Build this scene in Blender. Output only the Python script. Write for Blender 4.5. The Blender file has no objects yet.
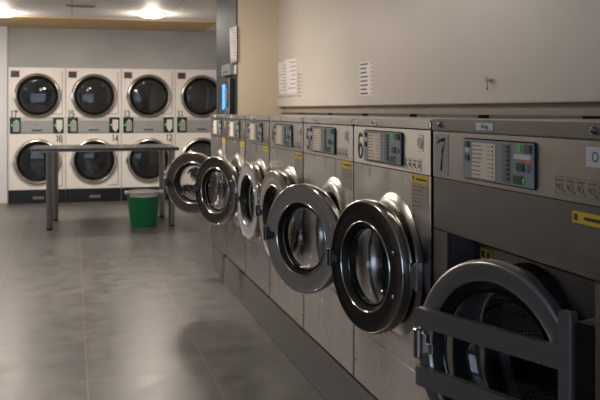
import bpy, bmesh, math, random
from math import sin, cos, pi, radians as R
from mathutils import Vector, Matrix

random.seed(4)
scene = bpy.context.scene
COL = scene.collection

# ------------------------------------------------------------------ camera
CAM_H = 1.375
cam_d = bpy.data.cameras.new('camera')
cam = bpy.data.objects.new('camera', cam_d)
COL.objects.link(cam)
cam.location = (0, 0, CAM_H)
cam.rotation_euler = (R(90), 0, R(-15.3))
cam_d.sensor_width = 36
cam_d.lens = 50
cam_d.shift_y = -90 / 600
cam_d.clip_start = 0.05
cam_d.dof.use_dof = True
cam_d.dof.focus_distance = 2.9
cam_d.dof.aperture_fstop = 7.0
scene.camera = cam

# ------------------------------------------------------------------ world and exposure
world = bpy.data.worlds.new('world')
scene.world = world
world.use_nodes = True
world.node_tree.nodes['Background'].inputs[0].default_value = (0.55, 0.68, 0.95, 1)
world.node_tree.nodes['Background'].inputs[1].default_value = 0.8
scene.view_settings.view_transform = 'Standard'
scene.view_settings.look = 'None'
scene.view_settings.gamma = 1
scene.view_settings.use_curve_mapping = False
scene.view_settings.exposure = 0.2

WINDOW_POWER = 18
def area(name, loc, rot, sx, sy, power, col):
    d = bpy.data.lights.new(name, 'AREA')
    d.shape = 'RECTANGLE'; d.size = sx; d.size_y = sy; d.energy = power; d.color = col
    o = bpy.data.objects.new(name, d); COL.objects.link(o)
    o.location = loc; o.rotation_euler = rot
    return o
# daylight coming in through the shop window behind the camera
area('shopfront_daylight', (-1.0, -1.94, 1.35), (R(90), 0, 0), 3.0, 1.9, WINDOW_POWER, (0.66, 0.78, 1.0))

# ceiling lamps: (x, y, watts)
LAMPS = [(0.98, 10.72, 42), (-0.85, 11.1, 40), (0.0, 6.7, 62), (-2.2, 9.4, 36), (-.4, 3.6, 9)]  # last three are unseen, added to light the room
LAMP_COL = (1.0, 0.875, 0.755)

# ------------------------------------------------------------------ materials
def mat(name, col, rough=0.5, metal=0.0, emit=0.0, ecol=None, spec=None, coat=0.0):
    m = bpy.data.materials.new(name); m.use_nodes = True
    b = m.node_tree.nodes['Principled BSDF']
    b.inputs['Base Color'].default_value = (*col, 1)
    b.inputs['Roughness'].default_value = rough
    b.inputs['Metallic'].default_value = metal
    if spec is not None: b.inputs['Specular IOR Level'].default_value = spec
    if coat: b.inputs['Coat Weight'].default_value = coat
    if emit:
        b.inputs['Emission Color'].default_value = (*(ecol or col), 1)
        b.inputs['Emission Strength'].default_value = emit
    return m

def noise_mix(m, c1, c2, scale=(1, 1, 1), nscale=5, detail=4, rough=None, bump=0.0, lo=0.35, hi=0.65, bdist=0.002):
    nt = m.node_tree; N = nt.nodes; L = nt.links
    b = N['Principled BSDF']
    tc = N.new('ShaderNodeTexCoord'); mp = N.new('ShaderNodeMapping'); mp.inputs['Scale'].default_value = scale
    nz = N.new('ShaderNodeTexNoise'); nz.inputs['Scale'].default_value = nscale; nz.inputs['Detail'].default_value = detail
    cr = N.new('ShaderNodeValToRGB')
    cr.color_ramp.elements[0].position = lo; cr.color_ramp.elements[1].position = hi
    cr.color_ramp.elements[0].color = (*c1, 1); cr.color_ramp.elements[1].color = (*c2, 1)
    L.new(tc.outputs['Object'], mp.inputs[0]); L.new(mp.outputs[0], nz.inputs['Vector'])
    L.new(nz.outputs['Fac'], cr.inputs[0]); L.new(cr.outputs[0], b.inputs['Base Color'])
    if rough:
        mr = N.new('ShaderNodeMapRange'); mr.inputs['To Min'].default_value = rough[0]; mr.inputs['To Max'].default_value = rough[1]
        mr.inputs['From Min'].default_value = 0.3; mr.inputs['From Max'].default_value = 0.7
        L.new(nz.outputs['Fac'], mr.inputs[0]); L.new(mr.outputs[0], b.inputs['Roughness'])
    if bump:
        bp = N.new('ShaderNodeBump'); bp.inputs['Strength'].default_value = bump; bp.inputs['Distance'].default_value = bdist
        L.new(nz.outputs['Fac'], bp.inputs['Height']); L.new(bp.outputs[0], b.inputs['Normal'])
    return m

def brushed(m, wave=.012):
    # brushed sheet: vertical stretch of highlights, and a slight waviness of the sheet
    nt = m.node_tree; N = nt.nodes; L = nt.links; b = N['Principled BSDF']
    b.inputs['Anisotropic'].default_value = .88
    cx = N.new('ShaderNodeCombineXYZ'); cx.inputs[2].default_value = 1
    L.new(cx.outputs[0], b.inputs['Tangent'])
    tc = N.new('ShaderNodeTexCoord')
    m2 = N.new('ShaderNodeMapping'); m2.inputs['Scale'].default_value = (4, 4, .6)
    n2 = N.new('ShaderNodeTexNoise'); n2.inputs['Scale'].default_value = 1; n2.inputs['Detail'].default_value = 1
    L.new(tc.outputs['Object'], m2.inputs[0]); L.new(m2.outputs[0], n2.inputs['Vector'])
    b2 = N.new('ShaderNodeBump'); b2.inputs['Strength'].default_value = .8; b2.inputs['Distance'].default_value = wave
    L.new(n2.outputs['Fac'], b2.inputs['Height']); L.new(b2.outputs[0], b.inputs['Normal'])
    return m

M = {}
M['steel'] = noise_mix(mat('brushed_steel', (.4, .38, .36), .3, 1), (.58, .56, .54), (.68, .665, .64), (9, 9, 1.2), 2.2, 5, (.26, .40), .25, bdist=.004)
M['steel_fascia'] = brushed(noise_mix(mat('fascia_steel', (.45, .42, .38), .4, 1), (.27, .26, .245), (.30, .29, .275), (3, 3, 3), 4, 4, (.42, .5)), .006)
M['steel'] = brushed(noise_mix(mat('brushed_steel', (.4, .38, .36), .2, 1), (.355, .345, .332), (.385, .375, .362), (9, 9, 1.2), 1.2, 3, (.26, .31)))
M['steel_seven'] = noise_mix(mat('wide_machine_steel', (.4, .38, .35), .36, 1), (.36, .345, .32), (.40, .385, .36), (3, 3, 3), 4, 4, (.32, .40))
M['steel_strip'] = mat('strip_steel', (.62, .60, .57), .2, 1)
M['steel_dark'] = noise_mix(mat('dark_steel', (.2, .2, .2), .4, .9), (.17, .166, .16), (.20, .196, .19), (3, 3, 3), 4, 4, (.38, .48))
M['chrome'] = mat('polished_chrome', (.66, .63, .59), .15, 1)
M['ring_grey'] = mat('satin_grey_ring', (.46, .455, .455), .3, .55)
M['latch_steel'] = mat('latch_steel', (.16, .17, .19), .25, .9)
M['ring_warm_reflect'] = mat('chrome_ring_warm_reflection', (.50, .43, .36), .13, .92)  # polished chrome; its brown reflections are put into the base colour
M['bezel'] = mat('satin_bezel', (.55, .53, .50), .24, 1)
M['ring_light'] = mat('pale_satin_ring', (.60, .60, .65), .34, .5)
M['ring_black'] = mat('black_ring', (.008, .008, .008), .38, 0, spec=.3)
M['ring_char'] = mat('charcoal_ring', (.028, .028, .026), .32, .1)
M['black'] = mat('black_rubber', (.008, .008, .008), .5)
M['blackgloss'] = mat('black_plastic', (.012, .012, .012), .2)
M['kick'] = mat('black_kick_plate', (.006, .006, .006), .3)
M['panel_grey'] = mat('control_panel_grey', (.17, .18, .20), .4)
M['panel_grey2'] = mat('control_panel_light_grey', (.27, .295, .33), .4)
M['plate'] = mat('grey_number_plate', (.32, .34, .37), .5)
M['ring_seven'] = mat('dark_satin_ring', (.40, .39, .385), .3, .8)
M['cream'] = mat('programme_card', (.86, .75, .60), .5)
M['ink'] = mat('ink', (.03, .03, .03), .5)
M['inkgrey'] = mat('grey_ink', (.16, .15, .14), .5)
M['white'] = mat('white_label', (.72, .72, .76), .5)
M['paper'] = mat('paper', (.78, .75, .77), .7)
M['yellow'] = mat('yellow_label', (.80, .56, .02), .5)
M['tan_label'] = mat('clear_text_label', (.38, .33, .26), .5)
M['orange'] = mat('orange_mark', (.8, .22, .08), .5)
M['button'] = mat('green_button', (.006, .05, .04), .4)
M['led'] = mat('green_led', (.01, .20, .03), .4, emit=.15, ecol=(.04, .8, .08))
M['enamel'] = noise_mix(mat('white_enamel', (.62, .58, .54), .35), (.72, .69, .66), (.78, .75, .72), (1, 1, 1), 2, 3)
M['enamel_grey'] = mat('grey_enamel', (.33, .33, .33), .4, .3)
M['enamel_light'] = mat('light_grey_enamel', (.5, .49, .48), .4)
M['dark_sticker'] = mat('dark_sticker', (.035, .028, .025), .5)
M['red'] = mat('red_mark', (.45, .05, .02), .5)
M['drum'] = mat('drum_steel', (.35, .35, .34), .3, 1)
M['green'] = mat('green_plastic', (.0, .12, .037), .4)
M['whiteplastic'] = mat('white_plastic', (.62, .60, .57), .5)
M['table'] = noise_mix(mat('table_top', (.05, .05, .05), .25), (.035, .034, .034), (.05, .049, .048), (1, 1, 1), 8, 4)
M['leg'] = mat('table_leg_steel', (.25, .235, .22), .3, 1)
M['blue_panel'] = noise_mix(mat('blue_grey_panel', (.10, .13, .15), .6, spec=.2), (.045, .06, .07), (.06, .08, .09), (1, 1, 1), 2, 3)
M['beige_wall'] = noise_mix(mat('cream_wall', (.6, .55, .46), .6), (.70, .60, .46), (.74, .64, .50), (1, 1, 1), 1.2, 3)
M['soffit'] = noise_mix(mat('soffit_paint', (.6, .56, .5), .42), (.56, .53, .49), (.62, .58, .53), (1, .35, .15), 3, 4)
M['grey_wall'] = noise_mix(mat('grey_wall', (.36, .37, .37), .6), (.33, .345, .35), (.38, .39, .39), (1, 1, 1), 1.5, 3)
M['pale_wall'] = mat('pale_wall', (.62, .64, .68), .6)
M['dark_wall'] = mat('wall_dark_for_reflection', (.07, .07, .075), .5)
M['side_wall'] = mat('side_wall_paint', (.66, .65, .64), .6)
M['tan'] = mat('tan_ceiling_board', (.62, .43, .22), .6)
M['tanskirt'] = mat('tan_skirting', (.4, .3, .2), .6)
M['kerb'] = noise_mix(mat('plinth_tile', (.2, .19, .18), .4), (.095, .092, .09), (.15, .145, .14), (1, 1, 1), 3.5, 6, (.3, .45))
M['led_bright'] = mat('bright_green_led', (.05, .5, .03), .4, emit=.45, ecol=(.12, .95, .06))
M['screen'] = mat('blue_screen', (.03, .2, .8), .3, emit=1.6, ecol=(.06, .32, 1.0))
M['lampglow'] = mat('lamp_diffuser', (1, .95, .85), .5, emit=14, ecol=(1, .9, .74))
M['outside'] = mat('street', (.3, .3, .3), .8)
M['dryer_ring'] = mat('dryer_ring_steel', (.62, .58, .54), .26, 1)
M['laundry'] = mat('grey_drum_back', (.30, .29, .27), .5, .5)

# perforated drum
def perforated():
    m = mat('perforated_drum', (.3, .3, .3), .28, 1)
    nt = m.node_tree; N = nt.nodes; L = nt.links; b = N['Principled BSDF']
    tc = N.new('ShaderNodeTexCoord')
    mp = N.new('ShaderNodeMapping'); mp.inputs['Scale'].default_value = (75, 75, 75)
    v = N.new('ShaderNodeTexVoronoi'); v.inputs['Scale'].default_value = 1; v.inputs['Randomness'].default_value = 0.0
    L.new(tc.outputs['UV'], mp.inputs[0]); L.new(mp.outputs[0], v.inputs['Vector'])
    cr = N.new('ShaderNodeValToRGB'); cr.color_ramp.interpolation = 'CONSTANT'
    cr.color_ramp.elements[0].color = (.85, .85, .85, 1); cr.color_ramp.elements[1].position = .26
    cr.color_ramp.elements[1].color = (.05, .05, .05, 1)
    L.new(v.outputs['Distance'], cr.inputs[0]); L.new(cr.outputs[0], b.inputs['Base Color'])
    return m
M['perf'] = perforated()

def glass(name, tint, dens=0.0):
    m = bpy.data.materials.new(name); m.use_nodes = True
    nt = m.node_tree; N = nt.nodes; L = nt.links
    b = N['Principled BSDF']
    b.inputs['Base Color'].default_value = (*tint, 1)
    b.inputs['Transmission Weight'].default_value = 1
    b.inputs['Roughness'].default_value = 0.02
    b.inputs['IOR'].default_value = 1.5
    return m
M['glass'] = glass('door_glass', (.93, .93, .93))
M['tint'] = glass('tinted_glass', (.30, .31, .31))

def floor_mat():
    m = mat('floor_tile', (.2, .2, .2), .3)
    nt = m.node_tree; N = nt.nodes; L = nt.links; b = N['Principled BSDF']
    tc = N.new('ShaderNodeTexCoord')
    mp = N.new('ShaderNodeMapping'); mp.inputs['Location'].default_value = (-.075, -.66, 0)
    L.new(tc.outputs['Object'], mp.inputs[0])
    br = N.new('ShaderNodeTexBrick'); br.offset = 0.0; br.squash = 1
    br.inputs['Scale'].default_value = 1; br.inputs['Brick Width'].default_value = .625; br.inputs['Row Height'].default_value = .74
    br.inputs['Mortar Size'].default_value = .0035; br.inputs['Mortar Smooth'].default_value = .3
    br.inputs['Color1'].default_value = (1, 1, 1, 1); br.inputs['Color2'].default_value = (.86, .86, .87, 1); br.inputs['Mortar'].default_value = (0, 0, 0, 1)
    L.new(mp.outputs[0], br.inputs['Vector'])
    n1 = N.new('ShaderNodeTexNoise'); n1.inputs['Scale'].default_value = 6.5; n1.inputs['Detail'].default_value = 8; n1.inputs['Roughness'].default_value = .62
    n1.inputs['Distortion'].default_value = .0
    L.new(tc.outputs['Object'], n1.inputs['Vector'])
    cr = N.new('ShaderNodeValToRGB'); cr.color_ramp.elements[0].position = .32; cr.color_ramp.elements[1].position = .68
    cr.color_ramp.elements[0].color = (.062, .063, .066, 1); cr.color_ramp.elements[1].color = (.15, .144, .14, 1)
    L.new(n1.outputs['Fac'], cr.inputs[0])
    mu = N.new('ShaderNodeMix'); mu.data_type = 'RGBA'; mu.blend_type = 'MULTIPLY'; mu.inputs[0].default_value = 1
    L.new(cr.outputs[0], mu.inputs[6]); L.new(br.outputs['Color'], mu.inputs[7])
    mx = N.new('ShaderNodeMix'); mx.data_type = 'RGBA'; mx.inputs[7].default_value = (.24, .17, .11, 1)
    L.new(br.outputs['Fac'], mx.inputs[0]); L.new(mu.outputs[2], mx.inputs[6])
    L.new(mx.outputs[2], b.inputs['Base Color'])
    mr = N.new('ShaderNodeMapRange'); mr.inputs['From Min'].default_value = .3; mr.inputs['From Max'].default_value = .7
    mr.inputs['To Min'].default_value = .30; mr.inputs['To Max'].default_value = .38
    L.new(n1.outputs['Fac'], mr.inputs[0]); L.new(mr.outputs[0], b.inputs['Roughness'])
    bp = N.new('ShaderNodeBump'); bp.inputs['Strength'].default_value = .03; bp.inputs['Distance'].default_value = .002
    L.new(n1.outputs['Fac'], bp.inputs['Height']); L.new(bp.outputs[0], b.inputs['Normal'])
    return m
M['floor'] = floor_mat()

def grid_mat(name, c1, mortar, w, h, ms, rough=.6, loc=(0, 0, 0), rot=(0, 0, 0)):
    m = mat(name, c1, rough)
    nt = m.node_tree; N = nt.nodes; L = nt.links; b = N['Principled BSDF']
    tc = N.new('ShaderNodeTexCoord'); mp = N.new('ShaderNodeMapping'); mp.inputs['Location'].default_value = loc; mp.inputs['Rotation'].default_value = rot
    br = N.new('ShaderNodeTexBrick'); br.offset = 0
    br.inputs['Scale'].default_value = 1; br.inputs['Brick Width'].default_value = w; br.inputs['Row Height'].default_value = h
    br.inputs['Mortar Size'].default_value = ms
    br.inputs['Color1'].default_value = (*c1, 1); br.inputs['Color2'].default_value = (*[c * .96 for c in c1], 1); br.inputs['Mortar'].default_value = (*mortar, 1)
    L.new(tc.outputs['Object'], mp.inputs[0]); L.new(mp.outputs[0], br.inputs['Vector']); L.new(br.outputs['Color'], b.inputs['Base Color'])
    return m
M['ceiling'] = grid_mat('ceiling_tiles', (.80, .76, .74), (.5, .45, .42), 1.2, 1.2, .007, .6)
M['splash'] = grid_mat('splashback_tiles', (.40, .34, .28), (.16, .13, .11), .6, .9, .004, .5, rot=(R(90), R(0), R(90)))

# ------------------------------------------------------------------ mesh helpers
class MB:
    def __init__(s, *mats):
        s.bm = bmesh.new(); s.mats = list(mats); s.uv = None
    def box(s, a, b, mi=0, bev=0.0):
        x0, y0, z0 = [min(p, q) for p, q in zip(a, b)]; x1, y1, z1 = [max(p, q) for p, q in zip(a, b)]
        t = bmesh.new()
        vs = [t.verts.new(p) for p in [(x0, y0, z0), (x1, y0, z0), (x1, y1, z0), (x0, y1, z0), (x0, y0, z1), (x1, y0, z1), (x1, y1, z1), (x0, y1, z1)]]
        for f in [(0, 3, 2, 1), (4, 5, 6, 7), (0, 1, 5, 4), (1, 2, 6, 5), (2, 3, 7, 6), (3, 0, 4, 7)]:
            t.faces.new([vs[i] for i in f])
        if bev:
            bmesh.ops.bevel(t, geom=t.edges[:], offset=bev, segments=2, affect='EDGES', clamp_overlap=True)
        s._merge(t, mi)
        return s
    def _merge(s, t, mi, smooth=False):
        t.verts.index_update()
        m = {v: s.bm.verts.new(v.co) for v in t.verts}
        for f in t.faces:
            try:
                nf = s.bm.faces.new([m[v] for v in f.verts]); nf.material_index = mi; nf.smooth = smooth
            except ValueError: pass
        t.free()
    def quad(s, pts, mi=0):
        f = s.bm.faces.new([s.bm.verts.new(p) for p in pts]); f.material_index = mi
        return s
    # surface of revolution: profile of (r, h); axis 'y' or 'z' or 'x' through c
    def lathe(s, prof, c=(0, 0, 0), axis='y', n=48, mi=0, mids=None, close=False, smooth=True):
        rings = []
        for r, h in prof:
            ring = []
            if r < 1e-6:
                ring = [s.bm.verts.new(s._p(0, 0, h, c, axis))] * n
            else:
                for k in range(n):
                    a = 2 * pi * k / n
                    ring.append(s.bm.verts.new(s._p(r * cos(a), r * sin(a), h, c, axis)))
            rings.append(ring)
        idx = list(range(len(rings) - 1))
        pairs = [(i, i + 1) for i in idx] + ([(len(rings) - 1, 0)] if close else [])
        for q, (i, j) in enumerate(pairs):
            for k in range(n):
                k2 = (k + 1) % n
                vs = []
                for v in (rings[i][k], rings[i][k2], rings[j][k2], rings[j][k]):
                    if v not in vs: vs.append(v)
                if len(vs) > 2:
                    try:
                        f = s.bm.faces.new(vs); f.material_index = mids[q] if mids else mi; f.smooth = smooth
                    except ValueError: pass
        return s
    def _p(s, a, b, h, c, axis):
        if axis == 'y': return (c[0] + a, c[1] + h, c[2] + b)
        if axis == 'z': return (c[0] + a, c[1] + b, c[2] + h)
        return (c[0] + h, c[1] + a, c[2] + b)
    def cyl(s, r, h0, h1, c=(0, 0, 0), axis='z', n=24, mi=0, bev=0.0):
        if bev: pr = [(0, h0), (r - bev, h0), (r, h0 + bev), (r, h1 - bev), (r - bev, h1), (0, h1)]
        else: pr = [(0, h0), (r, h0), (r, h1), (0, h1)]
        return s.lathe(pr, c, axis, n, mi, smooth=False)
    # flat plate in the xz plane facing -y, round hole
    def plate_hole(s, x0, x1, z0, z1, y, cx, cz, r, n=64, mi=0):
        ang = sorted(set([2 * pi * k / n for k in range(n)] + [math.atan2(z - cz, x - cx) % (2 * pi) for x in (x0, x1) for z in (z0, z1)]))
        inn, out = [], []
        for a in ang:
            dx, dz = cos(a), sin(a)
            t = 1e9
            if dx > 1e-9: t = min(t, (x1 - cx) / dx)
            if dx < -1e-9: t = min(t, (x0 - cx) / dx)
            if dz > 1e-9: t = min(t, (z1 - cz) / dz)
            if dz < -1e-9: t = min(t, (z0 - cz) / dz)
            inn.append(s.bm.verts.new((cx + r * dx, y, cz + r * dz))); out.append(s.bm.verts.new((cx + t * dx, y, cz + t * dz)))
        for k in range(len(ang)):
            k2 = (k + 1) % len(ang)
            f = s.bm.faces.new((inn[k], out[k], out[k2], inn[k2])); f.material_index = mi
        return s
    def tube(s, pts, r, n=10, mi=0, closed=False):
        pts = [Vector(p) for p in pts]; rings = []
        m = len(pts)
        for i, p in enumerate(pts):
            if closed: t = (pts[(i + 1) % m] - pts[i - 1]).normalized()
            else: t = (pts[min(i + 1, m - 1)] - pts[max(i - 1, 0)]).normalized()
            up = Vector((0, 0, 1)) if abs(t.z) < .9 else Vector((1, 0, 0))
            u = t.cross(up).normalized(); v = t.cross(u).normalized()
            rings.append([s.bm.verts.new(p + u * r * cos(2 * pi * k / n) + v * r * sin(2 * pi * k / n)) for k in range(n)])
        for i in range(m if closed else m - 1):
            a, b = rings[i], rings[(i + 1) % m]
            for k in range(n):
                f = s.bm.faces.new((a[k], a[(k + 1) % n], b[(k + 1) % n], b[k])); f.smooth = True; f.material_index = mi
        if not closed:
            s.bm.faces.new(rings[0]).material_index = mi; s.bm.faces.new(rings[-1]).material_index = mi
        return s
    def build(s, name, parent=None, loc=(0, 0, 0), rot=(0, 0, 0), sharp=35):
        bmesh.ops.recalc_face_normals(s.bm, faces=s.bm.faces[:])
        me = bpy.data.meshes.new(name); s.bm.to_mesh(me); s.bm.free()
        for m in s.mats: me.materials.append(M[m])
        o = bpy.data.objects.new(name, me); COL.objects.link(o)
        o.location = loc; o.rotation_euler = rot
        if parent: o.parent = parent
        try: me.set_sharp_from_angle(angle=R(sharp))
        except Exception: pass
        return o

def tag(o, label=None, cat=None, group=None, kind=None):
    if label: o['label'] = label
    if cat: o['category'] = cat
    if group: o['group'] = group
    if kind: o['kind'] = kind
    return o
def struct(o): o['kind'] = 'structure'; return o
def empty(name, loc, rz=0.0):
    o = bpy.data.objects.new(name, None); COL.objects.link(o); o.empty_display_size = .1
    o.location = loc; o.rotation_euler = (0, 0, rz); return o
def text(name, s, size, loc, parent, m, sx=1.0, rot=(R(90), 0, 0), bold=0.0, align='CENTER', ext=.0004):
    c = bpy.data.curves.new(name, 'FONT'); c.body = s; c.size = size; c.align_x = align; c.align_y = 'CENTER'
    c.extrude = ext; c.offset = bold; c.resolution_u = 3
    t = bpy.data.objects.new('tmp', c); COL.objects.link(t)
    bpy.context.view_layer.update()
    me = bpy.data.meshes.new_from_object(t.evaluated_get(bpy.context.evaluated_depsgraph_get()))
    bpy.data.objects.remove(t)
    me.name = name
    for v in me.vertices: v.co.x *= sx
    me.materials.clear(); me.materials.append(M[m])
    o = bpy.data.objects.new(name, me); COL.objects.link(o); o.location = loc; o.rotation_euler = rot
    if parent: o.parent = parent
    return o

def arc(cx, cz, rx, rz, a0, a1, n=14):
    return [(cx + rx * cos(R(a0 + (a1 - a0) * k / n)), cz + rz * sin(R(a0 + (a1 - a0) * k / n))) for k in range(n + 1)]
GLYPH = {   # strokes in a box of width 1 and height 2
 '0': [arc(.5, .5, .5, .5, 180, 360) + arc(.5, 1.5, .5, .5, 0, 180) + [(0, .5)]],
 '1': [[(.15, 1.65), (.55, 2), (.55, 0)]],
 '2': [arc(.5, 1.5, .5, .5, 170, -30) + [(0, 0), (1, 0)]],
 '3': [arc(.45, 1.52, .48, .48, 160, -90) , arc(.45, .52, .52, .52, 90, -160)],
 '4': [[(.75, 0), (.75, 2), (0, .6), (1, .6)]],
 '5': [[(.95, 2), (.1, 2), (.05, 1.15)] + arc(.47, .62, .5, .62, 120, -155)],
 '6': [[(.9, 1.75)] + arc(.5, 1.5, .5, .5, 40, 180) + [(0, .55)] + arc(.5, .55, .5, .55, 180, 540, 24)],
 '7': [[(0, 1.75), (0, 2), (1, 2), (.62, 1.1), (.5, 0)]],
}
def digits(s, h, w, stroke, loc, parent, m='ink', gap=.35):
    b = MB(m); n = len(s); tot = n * w + (n - 1) * gap * w
    for i, ch in enumerate(s):
        ox = -tot / 2 + i * (w + gap * w)
        for st in GLYPH[ch]:
            pts = [Vector((ox + x * w, z * h / 2 - h / 2)) for x, z in st]
            pts = [p for k, p in enumerate(pts) if k == 0 or (p - pts[k - 1]).length > 1e-6]
            L, Rr = [], []
            for k, p in enumerate(pts):
                d0 = (p - pts[k - 1]).normalized() if k else None
                d1 = (pts[k + 1] - p).normalized() if k < len(pts) - 1 else None
                d = ((d0 or d1) + (d1 or d0)); d = d.normalized() if d.length > 1e-4 else (d0 or d1)
                nn = Vector((-d.y, d.x)); sc = 1 / max(.5, abs(nn.dot(Vector((-(d0 or d1).y, (d0 or d1).x)))))
                L.append(p + nn * stroke / 2 * sc); Rr.append(p - nn * stroke / 2 * sc)
            for k in range(len(pts) - 1):
                b.quad([(q.x, 0, q.y) for q in (L[k], L[k + 1], Rr[k + 1], Rr[k])])
    o = b.build('number', parent, loc)
    sm = o.modifiers.new('thickness', 'SOLIDIFY'); sm.thickness = .0006; sm.offset = 0
    return o

# ------------------------------------------------------------------ room shell
CEIL = 2.60
YB = 12.90
b = MB('floor'); b.box((-3.3, -2.1, -.1), (3.2, YB + .2, 0)); struct(b.build('floor'))
b = MB('ceiling'); b.box((-3.3, -2.1, CEIL), (3.2, YB + .2, CEIL + .1)); struct(b.build('ceiling'))
b = MB('tan'); b.box((-3.19, 11.42, CEIL - .012), (1.95, YB - .001, CEIL - .001)); struct(b.build('trim_1'))
b = MB('grey_wall'); b.box((-3.3, YB, 0), (3.2, YB + .15, CEIL)); struct(b.build('wall_back'))
b = MB('side_wall'); b.box((-3.3, 8.6, 0), (-3.2, YB, CEIL)); struct(b.build('wall_left'))
b = MB('dark_wall'); b.box((-3.3, -2.1, 0), (-3.2, 8.6, CEIL)); struct(b.build('wall_left'))  # unseen near part, darkened so the nearest machine's steel reflects dark
b = MB('pale_wall'); b.box((-1.7, YB - .10, 0), (-.91, YB, CEIL)); struct(b.build('wall_pier'))  # wall end painted paler in place of window light falling on it
b = MB('tanskirt'); b.box((-1.71, YB - .115, 0), (-.905, YB - .10, .03)); struct(b.build('baseboard_back'))
# rear wall with the shop window opening
b = MB('pale_wall')
b.box((-3.3, -2.1, 0), (-2.6, -2.0, CEIL)); b.box((.6, -2.1, 0), (3.2, -2.0, CEIL))
b.box((-2.6, -2.1, 0), (.6, -2.0, .35)); b.box((-2.6, -2.1, 2.35), (.6, -2.0, CEIL))
struct(b.build('wall_front'))
b = MB('steel_dark')
for x in (-2.6, -1.0, .56): b.box((x, -2.09, .35), (x + .05, -2.01, 2.35))
b.box((-2.6, -2.09, .35), (.6, -2.01, .40)); b.box((-2.6, -2.09, 2.30), (.6, -2.01, 2.35))
struct(b.build('window_1'))
# right side: splashback wall behind the machines, boxed-out soffit above it
b = MB('splash'); b.box((1.93, -2.0, 0), (2.15, 7.68, 1.405)); struct(b.build('wall_right'))
SOF_X = 1.886
b = MB('soffit'); b.box((SOF_X, -2.0, 1.406), (3.2, 7.70, CEIL), bev=.004); struct(b.build('wall_soffit'))
b = MB('beige_wall'); b.box((1.5, 7.68, 0), (2.9, 8.80, CEIL)); struct(b.build('wall_partition'))
b = MB('blue_panel', 'steel_dark')
b.box((1.485, 7.70, 0), (1.50, 8.80, CEIL - .001)); struct(b.build('wall_partition_cladding'))
b = MB('pale_wall'); b.box((3.1, 8.92, 0), (3.2, YB, CEIL)); struct(b.build('wall_side'))

# ceiling lamps
def ceiling_lamp(x, y, w, label, main=True):
    t = tag(empty('ceiling_downlight', (x, y, CEIL)), label, 'ceiling light', 'round ceiling downlights')
    b = MB('white'); b.lathe([(.15, 0), (.18, 0), (.175, -.012), (.15, -.016), (.148, -.004)], axis='z', n=40, close=True); b.build('trim_ring', t)
    b = MB('lampglow'); b.lathe([(.148, -.004), (.146, -.030), (.10, -.046), (0, -.052)], axis='z', n=40); b.build('diffuser', t)
    d = bpy.data.lights.new('downlight_lamp', 'AREA'); d.shape = 'DISK'; d.size = .28; d.energy = w * .68; d.color = LAMP_COL
    o = bpy.data.objects.new('downlight_lamp', d); COL.objects.link(o); o.location = (0, 0, -.065); o.parent = t
    d = bpy.data.lights.new('ceiling_fill', 'POINT'); d.shadow_soft_size = .06; d.energy = w * .34; d.color = LAMP_COL  # point light added below the diffuser to brighten the ceiling
    o = bpy.data.objects.new('ceiling_fill', d); COL.objects.link(o); o.location = (0, 0, -.13); o.parent = t
    return t
lamp_labels = ['lit round ceiling downlight right of the vent, above the table', 'lit round ceiling downlight cut by the left edge of the picture',
  'unseen round ceiling downlight added over the middle washing machines', 'unseen round ceiling downlight added over the open floor left of the machines', 'unseen round ceiling downlight added nearest the camera']
for i, (x, y, w) in enumerate(LAMPS):
    ceiling_lamp(x, y, w, lamp_labels[i])
t = tag(empty('ceiling_vent', (.10, 10.10, CEIL)), 'small brown slotted vent in the pale ceiling', 'vent')
b = MB('steel_dark', 'tan'); b.box((-.17, -.07, -.012), (.17, .07, -.0005), 1)
for k in range(4): b.box((-.15, -.055 + k * .03, -.016), (.15, -.04 + k * .03, -.0125), 0)
b.build('grille', t)

# ------------------------------------------------------------------ plinth
ZK = .2205
X0 = 1.16
b = MB('kerb')
b.box((X0, 1.3, 0), (1.925, 6.585, ZK), bev=.003)
b.box((X0 + .02, 6.588, 0), (1.925, 7.20, ZK), bev=.003)
tag(b.build('machine_plinth'), 'low grey tiled plinth under the row of steel washing machines', 'plinth')

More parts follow.
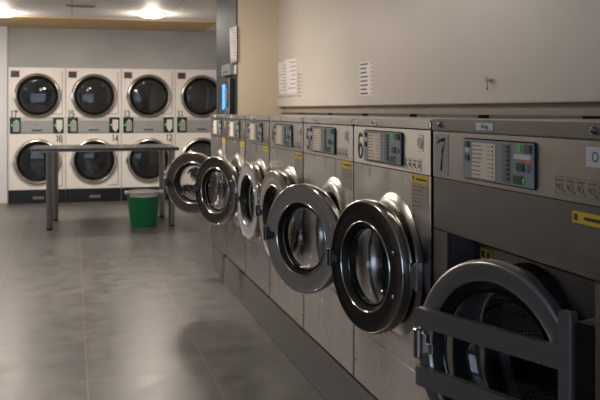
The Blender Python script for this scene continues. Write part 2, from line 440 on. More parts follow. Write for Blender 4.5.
# ------------------------------------------------------------------ washing machines
H_SPLIT, H_SEAM, H_STRIP, H_TOP = .238, .9325, 1.0905, 1.1175
def control_panel(root, x0, zc, w=.405, h=.124, card=True):
    # x0 = left edge in front view
    p = MB('panel_grey2', 'blackgloss')
    p.box((x0, -.006, zc - h / 2), (x0 + w, -.0005, zc + h / 2), 1, .003)
    p.box((x0 + .004, -.009, zc - h / 2 + .0035), (x0 + w - .004, -.006, zc + h / 2 - .0035), 0)
    panel = p.build('control_panel', root)
    def bx(u0, u1, v0, v1, y0=-.009, y1=-.011): return (x0 + u0 * w, y0, zc + (v0 - .5) * h), (x0 + u1 * w, y1, zc + (v1 - .5) * h)
    c = MB('cream', 'ink', 'inkgrey'); c.box(*bx(.16, .50, .07, .90))
    for k in range(8):
        v = .83 - k * .098
        c.box(*bx(.175, .195, v - .015, v + .02, -.011, -.0116), mi=1)
        c.box(*bx(.21, .21 + random.uniform(.06, .12), v - .008, v + .012, -.011, -.0116), mi=2)
        c.box(*bx(.395, .425, v - .008, v + .012, -.011, -.0116), mi=2)
        c.box(*bx(.455, .475, v - .015, v + .02, -.011, -.0116), mi=1)
    c.build('programme_card', panel)
    c = MB('panel_grey', 'ink'); c.box(*bx(.60, .70, .06, .92))
    for k in range(8):
        v = .86 - k * .1
        c.box(*bx(.655, .69, v - .028, v + .028, -.011, -.013), mi=1)
    c.build('indicator_column', panel)
    for (u0, u1, v0, v1, mm) in [(.05, .11, .78, .92, 'button'), (.05, .11, .46, .60, 'blackgloss'), (.89, .97, .76, .94, 'blackgloss'),
                                 (.79, .88, .36, .54, 'button'), (.75, .86, .08, .26, 'button')]:
        c = MB(mm); c.box(*bx(u0, u1, v0, v1, -.009, -.013), bev=.001); c.build('button', panel)
    c = MB('led'); c.box(*bx(.805, .835, .78, .92, -.009, -.0125)); c.build('indicator_light', panel)
    c = MB('led'); c.box(*bx(.865, .88, .11, .20, -.009, -.0125)); c.build('indicator_light', panel)
    c = MB('white'); c.box(*bx(.05, .11, .66, .76, -.009, -.0105)); c.build('panel_label', panel)
    c = MB('white', 'orange'); c.box(*bx(.75, .96, .62, .72, -.009, -.0105)); c.box(*bx(.84, .96, .57, .62, -.009, -.0105), mi=1)
    if card: c.build('panel_label', panel)
    else: c.bm.free()
    c = MB('panel_grey'); c.cyl(.011, 0, .003, (x0 + .925 * w, -.012, zc - .06 * h), 'y', 16); c.build('keyhole', panel)
    return panel

def lists(mb, x0, x1, z0, z1, n, y, mi, th=.0035):
    for k in range(n):
        z = z1 - (k + .5) * (z1 - z0) / n
        mb.box((x0, y, z - th / 2), (x0 + (x1 - x0) * random.uniform(.6, 1), y - .0006, z + th / 2), mi)

def pictograms(root, x0, x1, z0, z1):
    c = MB('steel_fascia', 'inkgrey')
    t = .0012; y = -.0016
    for a, bb in [((x0, z0), (x1, z0 + t)), ((x0, z1 - t), (x1, z1)), ((x0, z0), (x0 + t, z1)), ((x1 - t, z0), (x1, z1))]:
        c.box((a[0], -.001, a[1]), (bb[0], y, bb[1]), 1)
    w = (x1 - x0) / 4; h = z1 - z0
    for k in range(4):
        cx = x0 + w * (k + .5); cz = z0 + h * .42; r = h * .2
        c.lathe([(r, -.0012), (r, -.002), (r * .72, -.002), (r * .72, -.0012)], (cx, 0, cz), 'y', 14, 1)
        c.box((cx - w * .4, -.001, z1 - h * .28), (cx + w * .3, y, z1 - h * .14), 1)
        c.box((cx + r * 1.1, -.001, z0 + h * .1), (cx + r * 2.0, y, z0 + h * .26), 1)
        c.box((cx - r * 1.9, -.001, z0 + h * .35), (cx - r * 1.3, y, z0 + h * .6), 1)
    c.build('pictogram_label', root)

def lathe_uv(o, r):
    me = o.data; uv = me.uv_layers.new(name='UVMap')
    for poly in me.polygons:
        angs = []
        for li in poly.loop_indices:
            v = me.vertices[me.loops[li].vertex_index].co
            angs.append(math.atan2(v.z, v.x))
        if max(angs) - min(angs) > pi: angs = [a + 2 * pi if a < 0 else a for a in angs]
        for li, a in zip(poly.loop_indices, angs):
            v = me.vertices[me.loops[li].vertex_index].co
            if abs(poly.normal.y) > .7: uv.data[li].uv = (v.x, v.z)
            else: uv.data[li].uv = (a * r, v.y)

def make_drum(root, cx, cz, r, y0, depth, face_r):
    d = MB('perf', 'black')
    d.lathe([(face_r, 0), (r, .03), (r, depth), (r * .4, depth + .03), (0, depth + .03)], (0, 0, 0), 'y', 48, 0)
    o = d.build('drum', root, (cx, y0, cz)); lathe_uv(o, r)
    for k in range(3):
        a = 2 * pi * k / 3 + .6
        f = MB('drum'); f.box((-.012, .06, r - .05), (.012, depth - .01, r - .002), bev=.008)
        f.build('lifter', o, rot=(0, a, 0))
    g = MB('black'); g.lathe([(face_r + .012, -.01), (face_r - .01, -.012), (face_r - .022, .01), (face_r - .01, .035), (face_r + .012, .03)], (cx, y0, cz), 'y', 48, close=True)
    g.build('drum_gasket', root)
    return o

def make_door(root, hx, hy, cz, ang, face, rim='chrome', Ro=.245, dx=.250, latch=True):
    """door built closed, hinged on the right; local origin on the hinge axis"""
    c = (-dx, 0, 0); s = Ro / .25
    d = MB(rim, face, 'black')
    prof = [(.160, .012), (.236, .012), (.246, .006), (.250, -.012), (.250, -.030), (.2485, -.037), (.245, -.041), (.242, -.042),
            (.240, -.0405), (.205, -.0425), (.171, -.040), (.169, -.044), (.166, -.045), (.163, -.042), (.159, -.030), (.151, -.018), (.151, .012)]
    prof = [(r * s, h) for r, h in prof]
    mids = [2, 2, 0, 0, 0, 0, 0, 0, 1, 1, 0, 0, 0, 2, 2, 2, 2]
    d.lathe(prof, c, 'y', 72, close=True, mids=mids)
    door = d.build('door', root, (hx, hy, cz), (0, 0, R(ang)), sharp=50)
    g = MB('glass')
    gp = [(.150, -.020), (.147, -.008), (.144, .040), (.134, .070), (.108, .086), (.06, .093), (0, .095),
          (0, .087), (.06, .085), (.103, .078), (.126, .063), (.136, .038), (.139, -.008), (.140, -.020)]
    gl = MB('glass'); gl.lathe([(r * s, h) for r, h in gp], c, 'y', 64, close=False)
    # close the lip
    gl.lathe([(.140 * s, -.020), (.150 * s, -.020)], c, 'y', 64)
    bmesh.ops.remove_doubles(gl.bm, verts=gl.bm.verts[:], dist=1e-5)
    gl.build('door_glass', door, sharp=80)
    g.bm.free()
    if latch:
        x = -dx - .232 * s
        l = MB('latch_steel', 'blackgloss'); l.box((x - .016, -.050, -.028), (x + .018, -.012, .028), 0, .005)
        l.box((x + .012, -.052, -.012), (x + .050, -.040, .012), 0, .003)
        l.cyl(.012, -.034, .034, (x - .012, -.046, 0), 'z', 16, 0, .003)
        l.box((x + .016, -.047, -.022), (x + .036, -.041, -.010), 1)
        l.build('latch', door)
    for a in (22, -22, 8):
        if a == 8: continue
        q = MB('chrome'); q.cyl(.0075, -.046, -.036, (c[0] + .208 * s * cos(R(a)), 0, .208 * s * sin(R(a))), 'y', 14, 0, .002); q.build('screw', door)
    h = MB(rim); h.cyl(.009, -.05, .05, (0, .012, 0), 'z', 16, 0, .002); h.box((-.03, -.006, -.04), (.0, .010, .04), 0, .002)
    h.build('hinge', door)
    return door

def make_washer(num, yl, yr, ang, face, label, rim='chrome', txtcol='ink', plate=False, main='steel', shift=.062):
    yc = (yl + yr) / 2; W = yl - yr; g = .006
    root = tag(empty('washing_machine', (X0, yc, ZK), R(-90)), label, 'washing machine')
    xl, xr = -W / 2 + g, W / 2 - g; D = .72
    b = MB('steel_dark', 'black')
    b.box((xl, .004, .014), (xr, D, H_TOP - .004), 0)      # cabinet shell, opened below
    b.bm.free()
    b = MB('steel', 'black', 'steel_strip')
    b.quad([(xl, .004, .014), (xl, D, .014), (xl, D, H_TOP), (xl, .004, H_TOP)])
    b.quad([(xr, .004, .014), (xr, D, .014), (xr, D, H_TOP), (xr, .004, H_TOP)])
    b.quad([(xl, D, .014), (xr, D, .014), (xr, D, H_TOP), (xl, D, H_TOP)])
    b.quad([(xl, .004, H_TOP), (xr, .004, H_TOP), (xr, D, H_TOP), (xl, D, H_TOP)], 2)
    b.box((xl + .02, .02, .0005), (xr - .02, D - .02, .014), 1)
    b.box((xl + .03, D - .10, H_TOP), (xr - .06, D - .02, H_TOP + .015), 1)
    # dark plane right behind the joints
    b.quad([(xl, .012, .014), (xr, .012, .014), (xr, .012, H_SPLIT + .01), (xl, .012, H_SPLIT + .01)], 1)
    b.quad([(xl, .012, H_SEAM - .01), (xr, .012, H_SEAM - .01), (xr, .012, H_TOP - .01), (xl, .012, H_TOP - .01)], 1)
    b.build('cabinet', root)
    b = MB(main); b.box((xl, 0, .016), (xr, .01, H_SPLIT - .002), bev=.002); sp = b.build('service_panel', root)
    b = MB('chrome'); b.cyl(.008, -.010, 0, (xl + .012, 0, .10), 'y', 14, 0, .002); b.build('lock', sp)
    b = MB(main); cz = .58; Rh = .20; PX = .045 + shift
    b.plate_hole(xl, xr, H_SPLIT + .001, H_SEAM - .0015, 0, PX, cz, Rh + .004)
    b.lathe([(Rh + .004, 0), (Rh + .004, .03)], (PX, 0, cz), 'y', 64)
    b.build('front_panel', root)
    b = MB('bezel'); b.lathe([(.266, -.0005), (.262, -.004), (.250, -.014), (.230, -.024), (.210, -.026), (.196, -.016), (.194, .03), (.205, .034)], (PX, 0, cz), 'y', 72)
    b.build('porthole_bezel', root, sharp=60)
    make_drum(root, PX, cz, .25, .05, .36, .19)
    b = MB('steel_fascia'); b.box((xl, -.001, H_SEAM + .0015), (xr, .01, H_STRIP - .005), bev=.0015); b.build('fascia', root)
    b = MB('steel_strip'); b.box((xl, -.007, H_STRIP), (xr, .06, H_TOP + .001), bev=.006); st = b.build('top_strip', root)
    control_panel(root, xl + .140, 1.233 - ZK, card=False)
    digits(str(num), .096, .042, .0145, (xl + .084, -.0018, 1.228 - ZK), root)
    if W > .7:
        b = MB('white', 'inkgrey'); b.box((xl + .215, -.0085, H_STRIP + .003), (xl + .285, -.0072, H_TOP - .003)); b.build('size_label', root)
        text('size_text', '8 kg', .016, (xl + .250, -.0095, (H_STRIP + H_TOP) / 2), root, 'inkgrey', 1)
    pictograms(root, xl + .555, xl + .715, 1.163 - ZK, 1.205 - ZK)
    b = MB('cream', 'steel_fascia', 'ink'); 
    b.box((xl + .672, -.0018, 1.232 - ZK), (xl + .728, -.0010, 1.290 - ZK), 0, .001)
    b.box((xl + .675, -.0024, 1.235 - ZK), (xl + .725, -.0016, 1.287 - ZK), 1)
    b.lathe([(.020, -.002), (.020, -.0042), (.016, -.0042), (.016, -.002)], (xl + .70, 0, 1.262 - ZK), 'y', 20, 0)
    b.box((xl + .698, -.004, 1.252 - ZK), (xl + .702, -.002, 1.272 - ZK), 0)
    b.build('round_badge', root)
    ox = W - .8
    b = MB('yellow', 'ink'); b.box((xl + .625 + ox, -.0015, 1.121 - ZK), (xl + .765 + ox, -.0005, 1.150 - ZK))
    b.box((xl + .665 + ox, -.002, 1.131 - ZK), (xl + .755 + ox, -.0014, 1.138 - ZK), 1); b.box((xl + .635 + ox, -.002, 1.129 - ZK), (xl + .648 + ox, -.0014, 1.143 - ZK), 1)
    b.build('warning_label', root)
    b = MB('tan_label', 'inkgrey'); b.box((xl + .627 + ox, -.0012, 1.03 - ZK), (xl + .763 + ox, -.0004, 1.119 - ZK))
    lists(b, xl + .635 + ox, xl + .757 + ox, 1.035 - ZK, 1.115 - ZK, 6, -.0012, 1); b.build('instruction_label', root)
    make_door(root, .305 + shift, -.030, cz, ang, face, rim)
    return root

EDGES = [3.371, 4.171, 4.94, 5.68, 6.42, 7.17]
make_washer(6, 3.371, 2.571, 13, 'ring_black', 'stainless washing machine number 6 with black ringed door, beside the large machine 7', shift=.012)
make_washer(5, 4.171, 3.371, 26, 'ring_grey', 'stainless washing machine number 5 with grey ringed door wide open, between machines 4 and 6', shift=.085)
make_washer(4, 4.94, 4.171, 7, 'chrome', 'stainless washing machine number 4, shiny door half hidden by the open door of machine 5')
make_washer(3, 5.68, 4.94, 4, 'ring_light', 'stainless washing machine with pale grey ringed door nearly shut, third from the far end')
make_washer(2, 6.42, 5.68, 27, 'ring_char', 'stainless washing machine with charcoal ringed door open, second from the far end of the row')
make_washer(1, 7.17, 6.42, 51, 'ring_warm_reflect', 'stainless washing machine at the far end with shiny chrome door swung furthest open')

# ---- big machine 7
def make_big():
    yl, yr = 2.562, 1.585; yc = (yl + yr) / 2; W = yl - yr
    root = tag(empty('washing_machine', (X0, yc, ZK), R(-90)), 'large stainless washing machine number 7 with two bars across its recessed door, nearest camera', 'washing machine')
    xl, xr = -W / 2 + .004, W / 2; D = .74
    b = MB('steel_dark', 'black', 'steel_strip')
    b.quad([(xl, .004, .014), (xl, D, .014), (xl, D, H_TOP), (xl, .004, H_TOP)])
    b.quad([(xr, .004, .014), (xr, D, .014), (xr, D, H_TOP), (xr, .004, H_TOP)])
    b.quad([(xl, D, .014), (xr, D, .014), (xr, D, H_TOP), (xl, D, H_TOP)])
    b.quad([(xl, .004, H_TOP + .006), (xr, .004, H_TOP + .006), (xr, D, H_TOP + .006), (xl, D, H_TOP + .006)], 2)
    b.box((xl + .02, .02, .0005), (xr - .02, D - .02, .014), 1)
    b.quad([(xl, .012, H_SEAM - .03), (xr, .012, H_SEAM - .03), (xr, .012, H_TOP - .01), (xl, .012, H_TOP - .01)], 1)
    b.build('cabinet', root)
    zt, zb = .7625, .16; pl, pr = -.3775, .4025
    b = MB('steel_dark')
    b.box((xl, 0, zt), (xr, .012, H_SEAM - .0015), bev=.003); b.build('upper_panel', root)
    b = MB('steel_dark'); b.box((xl, 0, .016), (pl, .012, zt - .003), bev=.002); b.build('side_panel', root)
    b = MB('steel_dark'); b.box((pr, 0, .016), (xr, .012, zt - .003), bev=.002); b.build('side_panel', root)
    b = MB('steel_dark'); b.box((pl + .002, 0, .016), (pr - .002, .012, zb), bev=.002); b.build('lower_panel', root)
    # recess
    b = MB('steel_dark', 'black', 'chrome')
    yb = .075; cx, cz = .012, .4665
    b.plate_hole(pl + .04, pr - .02, zb + .02, zt - .03, yb, cx, cz, .235, mi=0)
    b.quad([(pl, .012, zt), (pr, .012, zt), (pr - .02, yb, zt - .03), (pl + .04, yb, zt - .03)], 0)
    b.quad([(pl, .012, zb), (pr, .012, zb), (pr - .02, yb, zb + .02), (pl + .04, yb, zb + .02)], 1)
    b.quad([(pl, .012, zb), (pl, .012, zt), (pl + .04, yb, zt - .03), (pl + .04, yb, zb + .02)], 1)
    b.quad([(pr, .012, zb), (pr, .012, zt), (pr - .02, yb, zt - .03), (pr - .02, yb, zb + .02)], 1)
    b.build('door_recess', root)
    b = MB('blackgloss'); b.lathe([(.262, -.0005), (.26, -.02), (.25, -.035), (.235, -.035), (.228, -.02), (.228, .03), (.24, .034)], (cx, yb, cz), 'y', 72)
    b.build('porthole_bezel', root)
    make_drum(root, cx, cz, .30, yb + .03, .36, .222)
    b = MB('yellow', 'ink'); b.box((-.292, yb - .0025, .690), (-.222, yb - .0006, .725)); b.box((-.284, yb - .0032, .697), (-.264, yb - .0022, .718), 1); b.box((-.250, yb - .0032, .697), (-.231, yb - .0022, .718), 1)
    b.build('warning_label', root)
    b = MB('steel_seven'); b.box((xl, -.001, H_SEAM + .0015), (xr, .01, H_STRIP - .0065), bev=.0015); b.build('fascia', root)
    b = MB('steel_dark'); b.box((xl, -.007, H_STRIP - .004), (xr, .06, H_TOP + .007), bev=.003); st = b.build('top_strip', root)
    for y in (2.49, 1.665):
        c = MB('chrome', 'blackgloss'); c.cyl(.009, -.014, -.006, (yc - y, 0, H_STRIP + .017), 'y', 16, 0, .002); c.cyl(.004, -.016, -.012, (yc - y + .003, 0, H_STRIP + .015), 'y', 10, 1)
        c.build('bolt', st)
    b = MB('white'); b.box((yc - 2.240, -.0085, H_STRIP + .005), (yc - 2.138, -.0072, H_STRIP + .0265)); b.build('size_label', root)
    text('size_text', '16 kg', .019, (yc - 2.185, -.0095, H_STRIP + .0157), root, 'inkgrey', 1.0)
    b = MB('plate'); b.box((xl + .014, -.0025, 1.163 - ZK), (xl + .116, -.0012, 1.296 - ZK)); b.build('number_plate', root)
    digits('7', .100, .046, .013, (xl + .066, -.0032, 1.228 - ZK), root)
    control_panel(root, yc - 2.325, 1.229 - ZK, .409)
    pictograms(root, yc - 1.83, yc - 1.655, 1.168 - ZK, 1.212 - ZK)
    b = MB('white', 'ink'); b.box((yc - 1.70, -.0025, 1.243 - ZK), (yc - 1.60, -.0012, 1.290 - ZK))
    b.lathe([(.012, -.002), (.012, -.0032), (.009, -.0032), (.009, -.002)], (yc - 1.665, 0, 1.267 - ZK), 'y', 16, 1); b.build('round_badge', root)
    b = MB('yellow', 'ink'); b.box((yc - 1.757, -.0015, 1.106 - ZK), (yc - 1.60, -.0005, 1.134 - ZK))
    b.box((yc - 1.71, -.002, 1.116 - ZK), (yc - 1.61, -.0014, 1.124 - ZK), 1); b.box((yc - 1.75, -.002, 1.113 - ZK), (yc - 1.735, -.0014, 1.128 - ZK), 1); b.build('warning_label', root)
    b = MB('steel_dark', 'inkgrey'); b.box((yc - 1.755, -.0012, 1.03 - ZK), (yc - 1.602, -.0004, 1.104 - ZK)); lists(b, yc - 1.75, yc - 1.61, 1.033 - ZK, 1.10 - ZK, 6, -.0012, 1, .005)
    b.build('instruction_label', root)
    # door with cross bars
    hx, hy = yc - 1.79, .03; dx = .253; s = .283
    c = (-dx, 0, 0)
    d = MB('ring_seven', 'black')
    prof = [(.224, .010), (.275, .010), (.283, .004), (.283, -.022), (.279, -.030), (.272, -.033), (.236, -.033), (.229, -.030), (.226, -.022), (.205, .004), (.205, .010)]
    d.lathe(prof, c, 'y', 80, close=True, mids=[1, 0, 0, 0, 0, 0, 0, 0, 1, 1, 1])
    door = d.build('door', root, (hx, hy, cz), (0, 0, R(19.5)), sharp=50)
    gl = MB('glass'); gp = [(.204, .0), (.200, .014), (.195, .06), (.178, .092), (.14, .108), (.08, .114), (0, .116), (0, .107), (.08, .105), (.135, .099), (.170, .085), (.186, .058), (.191, .014), (.192, .0)]
    gl.lathe(gp, c, 'y', 72); gl.lathe([(.192, 0), (.204, 0)], c, 'y', 72)
    bmesh.ops.remove_doubles(gl.bm, verts=gl.bm.verts[:], dist=1e-5); gl.build('door_glass', door, sharp=80)
    for z0, z1 in ((.055, .109), (-.116, -.061)):
        q = MB('ring_seven'); q.box((-.508, -.062, z0 + .006), (.0, -.034, z1 + .006), bev=.002); q.build('cross_bar', door)
    q = MB('ring_seven'); q.box((-.004, -.066, -.22), (.034, -.0345, .205), bev=.003); q.build('hinge_post', door)
    q = MB('blackgloss'); q.box((.035, -.055, -.20), (.095, .03, .185), bev=.004); q.build('hinge_block', door)
    q = MB('chrome', 'blackgloss'); q.box((-.514, -.050, -.022), (-.481, -.018, .045), 0, .006); q.cyl(.017, -.034, .052, (-.512, -.045, 0), 'z', 18, 0, .004)
    q.box((-.487, -.04, -.016), (-.46, -.03, .012), 0, .002); q.box((-.524, -.05, -.036), (-.500, -.034, -.01), 1, .002); q.build('latch', door)
make_big()

# ------------------------------------------------------------------ stacked tumble dryers
def make_dryer(xl, num_top, num_bot, label):
    W = .802; t = tag(empty('stacked_tumble_dryer', (xl + W / 2, YB - .03, 0)), label, 'tumble dryer')
    x0, x1 = -W / 2, W / 2; D = .02
    zk, z1, z2, ztop = .2025, 1.025, 1.270, 2.0
    b = MB('enamel', 'kick')
    b.box((x0, -.001, zk), (x0 + .022, .028, ztop)); b.box((x1 - .022, -.001, zk), (x1, .028, ztop)); b.box((x0 + .022, -.001, ztop - .02), (x1 - .022, .028, ztop))
    b.box((x0 + .002, .004, 0), (x1 - .002, .028, zk), 1)
    b.build('cabinet', t)
    b = MB('blackgloss', 'inkgrey'); b.box((x0 + .03, .0, .012), (x1 - .03, .004, zk - .012)); b.box((x0 + .34, -.003, .06), (x0 + .50, 0, .10), 1); b.build('kick_plate', t)
    cx = .008
    for (za, zb, czz, num, up) in ((z2, ztop - .02, 1.585, num_top, True), (zk, z1, .612, num_bot, False)):
        rr = .335 if up else .338
        b = MB('enamel', 'enamel_grey')
        b.plate_hole(x0 + .022, x1 - .022, za, zb, 0, cx, czz, .285)
        # raised seams of the front panel
        xs = x1 - .05
        b.box((xs, -.006, za + .05), (xs + .012, 0, zb - .03), 1); b.box((cx + .2, -.006, za + .04), (xs + .012, 0, za + .052), 1)
        p = b.build('front_panel', t)
        d = MB('dryer_ring', 'black', 'steel_dark')
        d.lathe([(.285, 0), (rr, -.002), (rr, -.02), (rr - .012, -.04), (rr - .03, -.046), (rr - .045, -.036), (rr - .055, -.012), (.25, .0)], (cx, 0, czz), 'y', 56, mids=[0, 0, 0, 0, 0, 1, 1])
        door = d.build('door', t, sharp=50)
        g = MB('tint'); g.lathe([(0, -.030), (.12, -.028), (.22, -.020), (.272, -.010), (.272, -.006), (.22, -.015), (.12, -.023), (0, -.025)], (cx, 0, czz), 'y', 48)
        g.build('door_glass', door, sharp=80)
        q = MB('chrome'); q.box((cx - rr - .006, -.055, czz - .045), (cx - rr + .026, -.012, czz + .045), 0, .006); q.build('handle', door)
        q = MB('laundry', 'kick'); 
        q.lathe([(.284, .001), (.29, .05), (.29, .30), (.27, .33)], (0, 0, 0), 'y', 48, 1); q.lathe([(.27, .33), (.10, .34), (0, .34)], (0, 0, 0), 'y', 40, 0)
        q.build('drum', t, (cx, 0, czz))
        zl = za + .045 if up else zb - .075
        xn = x0 + .075 if up else x1 - .09
        digits(num, .092, .036, .015, (xn, -.003, zl), t)
        if up:
            q = MB('dark_sticker', 'red'); q.box((x0 + .035, -.004, zb - .125), (x0 + .155, 0, zb - .03)); q.box((x0 + .035, -.0045, zb - .038), (x0 + .155, -.0035, zb - .028), 1); q.build('sticker', t)
    # control band between the two drums
    b = MB('enamel_grey', 'blackgloss', 'black'); b.box((x0 + .022, -.002, z1), (x1 - .022, .028, z2)); cb = b.build('control_band', t)
    q = MB('enamel_grey', 'ink'); q.box((x0 + .18, -.018, z1 + .012), (x1 - .18, -.002, z2 - .07), 0, .004); q.cyl(.008, -.021, -.016, (0, 0, z1 + .13), 'y', 12, 1); q.box((-.075, -.021, z1 + .04), (.075, -.017, z1 + .062), 1)
    q.build('lint_drawer', cb)
    q = MB('enamel_light'); q.box((x0 + .18, -.012, z2 - .058), (x1 - .18, -.002, z2 - .01), 0, .003); q.build('top_rail', cb)
    for side in (0, 1):
        a = x0 + .022 if side == 0 else x1 - .172
        q = MB('blackgloss'); q.box((a, -.014, z1 + .004), (a + .15, -.002, z2 - .008), 0, .003); cu = q.build('coin_unit', cb)
        q = MB('whiteplastic' if side else 'enamel_grey')
        c0, c1, m = a + .045, a + .13, a + .0875; za, zb = z1 + .03, z2 - .03
        if side == 0: pts = [(c0, za), (c1, za), (c1, zb - .04), (m, zb), (c0, zb - .04)]
        else: pts = [(m, za - .012), (c1, za + .045), (c1, zb - .01), (c0, zb - .01), (c0, za + .045)]
        bmv = [[q.bm.verts.new((x, y, z)) for x, z in pts] for y in (-.019, -.014)]
        q.bm.faces.new(bmv[0]); 
        for k in range(5): q.bm.faces.new((bmv[0][k], bmv[0][(k + 1) % 5], bmv[1][(k + 1) % 5], bmv[1][k]))
        q.build('coin_plate', cu)
        q = MB('led_bright'); q.cyl(.013, -.024, -.015, (a + .028 if True else 0, 0, z1 + .125), 'y', 14); q.build('indicator_light', cu)
        q = MB('led_bright'); q.cyl(.011, -.024, -.019, (m + .01, 0, zb - .03), 'y', 10); q.build('indicator_light', cu)
    return t
dl = ['white stacked dryer with drums numbered 17 and 16, at the left end', 'white stacked dryer with drums numbered 15 and 14, behind the left half of the table',
      'white stacked dryer with drums numbered 13 and 12, behind the green bucket', 'white stacked dryer numbered 11 cut off by the blue-grey column, far right']
for i, (a, bb) in enumerate([('17', '16'), ('15', '14'), ('13', '12'), ('11', '10')]):
    make_dryer(-.898 + i * .811, a, bb, dl[i])

# ------------------------------------------------------------------ folding table
t = tag(empty('laundry_table', (0, 0, 0)), 'dark topped folding table on round steel legs before the dryers', 'table')
b = MB('table', 'leg'); b.box((-.46, 9.86, .905), (1.22, 10.90, .935), 0, .004); b.box((-.458, 9.862, .897), (1.218, 10.898, .905), 1)
b.build('tabletop', t)
for (x, y) in ((-.25, 9.97), (1.14, 9.93), (-.20, 10.80), (1.115, 10.79)):
    b = MB('leg'); b.cyl(.036, .02, .897, (x, y, 0), 'z', 24, 0, .002); l = b.build('leg', t)
    q = MB('black'); q.cyl(.034, 0, .02, (x, y, 0), 'z', 20, 0, .003); q.build('foot', l)
    q = MB('leg'); q.cyl(.055, .889, .8965, (x, y, 0), 'z', 24); q.build('flange', l)

# ------------------------------------------------------------------ buckets
bx, by = .82, 10.04
t = tag(empty('green_bucket', (bx, by, 0)), 'green plastic bucket standing on the floor under the table', 'bucket')
b = MB('green'); b.lathe([(0, .0), (.145, 0), (.152, .006), (.190, .335), (.198, .338), (.199, .352), (.191, .356), (.185, .350), (.147, .012), (0, .010)], axis='z', n=48); b.build('body', t)
t = tag(empty('white_bucket', (bx, by, .030)), 'off-white plastic bucket nested inside the green bucket', 'bucket')
b = MB('whiteplastic'); b.lathe([(0, 0), (.130, 0), (.137, .006), (.176, .368), (.190, .372), (.191, .386), (.182, .39), (.173, .384), (.133, .012), (0, .010)], axis='z', n=48); bd = b.build('body', t)
b = MB('whiteplastic', 'black'); b.cyl(.024, -.225, -.180, (0, -.06, .375), 'x', 18, 0, .004); b.cyl(.010, -.235, -.22, (0, -.06, .375), 'x', 12, 1); b.cyl(.024, .180, .22, (0, -.06, .375), 'x', 18, 0, .004)
b.build('handle_ear', bd)
b = MB('whiteplastic'); b.tube([(-.20 * cos(pi * k / 16), -.06 - .165 * sin(pi * k / 16), .375 + .012 * sin(pi * k / 16)) for k in range(17)], .005); b.build('handle', bd)

# ------------------------------------------------------------------ payment terminal on the column
XP = 1.485
t = tag(empty('payment_terminal', (XP, 8.30, 1.4), R(-90)), 'black wall payment terminal with a lit blue screen on the blue-grey column', 'payment terminal')
# local x: -y world, origin at panel; y into wall
def lx(y): return 8.30 - y
b = MB('blackgloss', 'steel_strip'); b.box((-.03, -.05, -.15), (.54, -.001, .28), 0, .008); b.box((.51, -.058, -.15), (.54, -.05, .28), 1, .003); b.build('housing', t)
b = MB('screen'); b.box((.17, -.056, -.02), (.31, -.0505, .225)); b.build('screen', t)
b = MB('chrome', 'black'); b.box((.33, -.062, -.06), (.42, -.0505, .0), 0, .003); b.box((.35, -.064, -.04), (.40, -.0618, -.03), 1); b.build('coin_slot', t)
b = MB('panel_grey2'); b.box((.34, -.062, .04), (.44, -.0505, .18), 0, .003); b.build('keypad', t)
t = tag(empty('ticket_printer', (XP, 8.28, 1.765), R(-90)), 'light grey metal box just above the payment terminal', 'wall box')
b = MB('enamel_grey', 'blackgloss'); b.box((0, -.04, -.055), (.46, -.001, .055), 0, .006); b.box((.1, -.043, -.03), (.35, -.0395, -.01), 1); b.build('housing', t)

def sheet(name, y0, y1, z0, z1, x, label, cat, curl=.0, m='paper', lines=8, group=None):
    """paper on a wall plane x facing -x; y1 is the far edge"""
    b = MB(m, 'inkgrey'); n = 6
    for face in (0,):
        for i in range(n):
            for j in range(n):
                def P(u, v, off=0):
                    bulge = curl * (u ** 2) * (.4 + .6 * v) + .0015
                    return (x - bulge - off, y0 + (y1 - y0) * u, z0 + (z1 - z0) * v)
                b.quad([P(i / n, j / n), P((i + 1) / n, j / n), P((i + 1) / n, (j + 1) / n), P(i / n, (j + 1) / n)])
    for k in range(lines):
        v = .9 - k * .8 / lines
        for (ua, ub) in ((.12, random.uniform(.5, .85)),):
            pts = [P(ua, v, .0012), P(ub, v, .0012), P(ub, v + .018, .0012), P(ua, v + .018, .0012)]
            b.quad(pts, 1)
    bmesh.ops.remove_doubles(b.bm, verts=b.bm.verts[:], dist=1e-5)
    o = b.build(name)
    sm = o.modifiers.new('thickness', 'SOLIDIFY'); sm.thickness = .0006
    return tag(o, label, cat, group)
def Ypx(px, X):
    d = X / cos(R(15.3)) * 833 / (px - 72.1); return (d - X * sin(R(15.3))) / cos(R(15.3))
def Zpx(py, px, X):
    d = X / cos(R(15.3)) * 833 / (px - 72.1); return CAM_H + (110 - py) * d / 833
sheet('notice_paper', Ypx(237, XP), Ypx(231.5, XP), Zpx(62, 236, XP), Zpx(26, 236, XP), XP, 'long white notice sheet hanging on the blue-grey column', 'paper', .02, lines=10)
sheet('notice_paper', Ypx(236.6, XP), Ypx(234, XP), Zpx(74, 236, XP), Zpx(65, 236, XP), XP, 'small white slip under the long notice on the column', 'paper', .0, lines=2)
sheet('notice_paper', Ypx(287, SOF_X), Ypx(280, SOF_X), Zpx(97, 284, SOF_X), Zpx(62, 284, SOF_X), SOF_X, 'leftmost notice sheet on the cream upper wall, curling at one edge', 'paper', .02, lines=9)
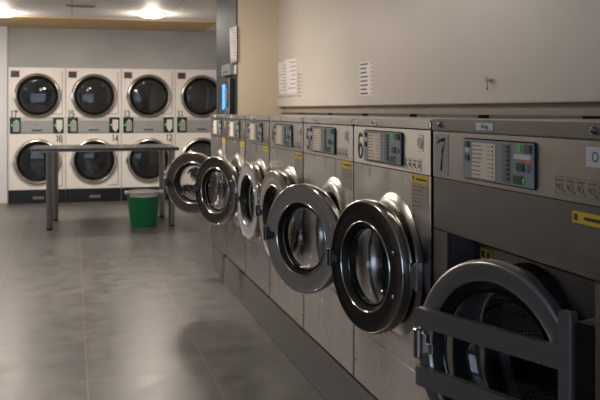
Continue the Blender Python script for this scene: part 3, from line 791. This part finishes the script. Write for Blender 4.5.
sheet('notice_paper', Ypx(297, SOF_X), Ypx(288, SOF_X), Zpx(96.5, 292, SOF_X), Zpx(59, 292, SOF_X), SOF_X, 'larger pale notice sheet right of the leftmost one on the cream wall', 'paper', .03, lines=7)
# wall stickers: price lists printed straight on the wall
def wall_list(px0, px1, py0, py1, n, label, backing):
    mats = MB('soffit' if not backing else 'paper', 'inkgrey' if not backing else 'ink')
    y0, y1 = Ypx(px1, SOF_X), Ypx(px0, SOF_X)
    zt, zb = Zpx(py0, px0, SOF_X), Zpx(py1, px0, SOF_X)
    mats.box((SOF_X - .0012, y0, zb), (SOF_X - .0003, y1, zt))
    L = y1 - y0
    for k in range(n):
        z = zt - (k + .5) * (zt - zb) / n
        mats.box((SOF_X - .0018, y1 - L * random.uniform(.5, .62), z - .004), (SOF_X - .001, y1 - L * .05, z + .006), 1)
        mats.box((SOF_X - .0018, y0 + L * .06, z - .003), (SOF_X - .001, y0 + L * .14, z + .005), 1)
    tag(mats.build('price_list'), label, 'price list')
wall_list(297.8, 303, 73, 98, 7, 'narrow printed list beside the two notice sheets on the cream wall', False)
wall_list(360, 373, 63, 96, 8, 'white price list with eight black lines on the cream wall above machine 6', True)
# key with ring hanging from a small lock
ky, kz = Ypx(491, SOF_X), Zpx(80.5, 491, SOF_X)
t = tag(empty('key_lock', (SOF_X, ky, kz), R(-90)), 'small wall lock on the cream upper wall above machine 7', 'lock')
b = MB('chrome', 'black'); b.cyl(.009, -.008, -.0005, (0, 0, 0), 'y', 18, 0, .002); b.build('cylinder', t)
t = tag(empty('key', (SOF_X - .012, ky, kz), R(-90)), 'small key with wire ring in the wall lock above machine 7', 'key')
b = MB('steel_dark'); b.lathe([(.010, -.003), (.010, 0), (.004, 0), (.004, -.003)], (0, -.006, 0), 'y', 18, close=True); b.box((-.003, -.009, -.042), (.003, -.006, -.008)); b.box((-.009, -.009, -.044), (.004, -.006, -.034)); b.build('blade', t)
b = MB('steel_dark'); b.tube([(-.012 + .015 * cos(2 * pi * k / 20), -.008, .006 + .014 * sin(2 * pi * k / 20)) for k in range(20)], .0012, 6, closed=True); b.build('ring', t)
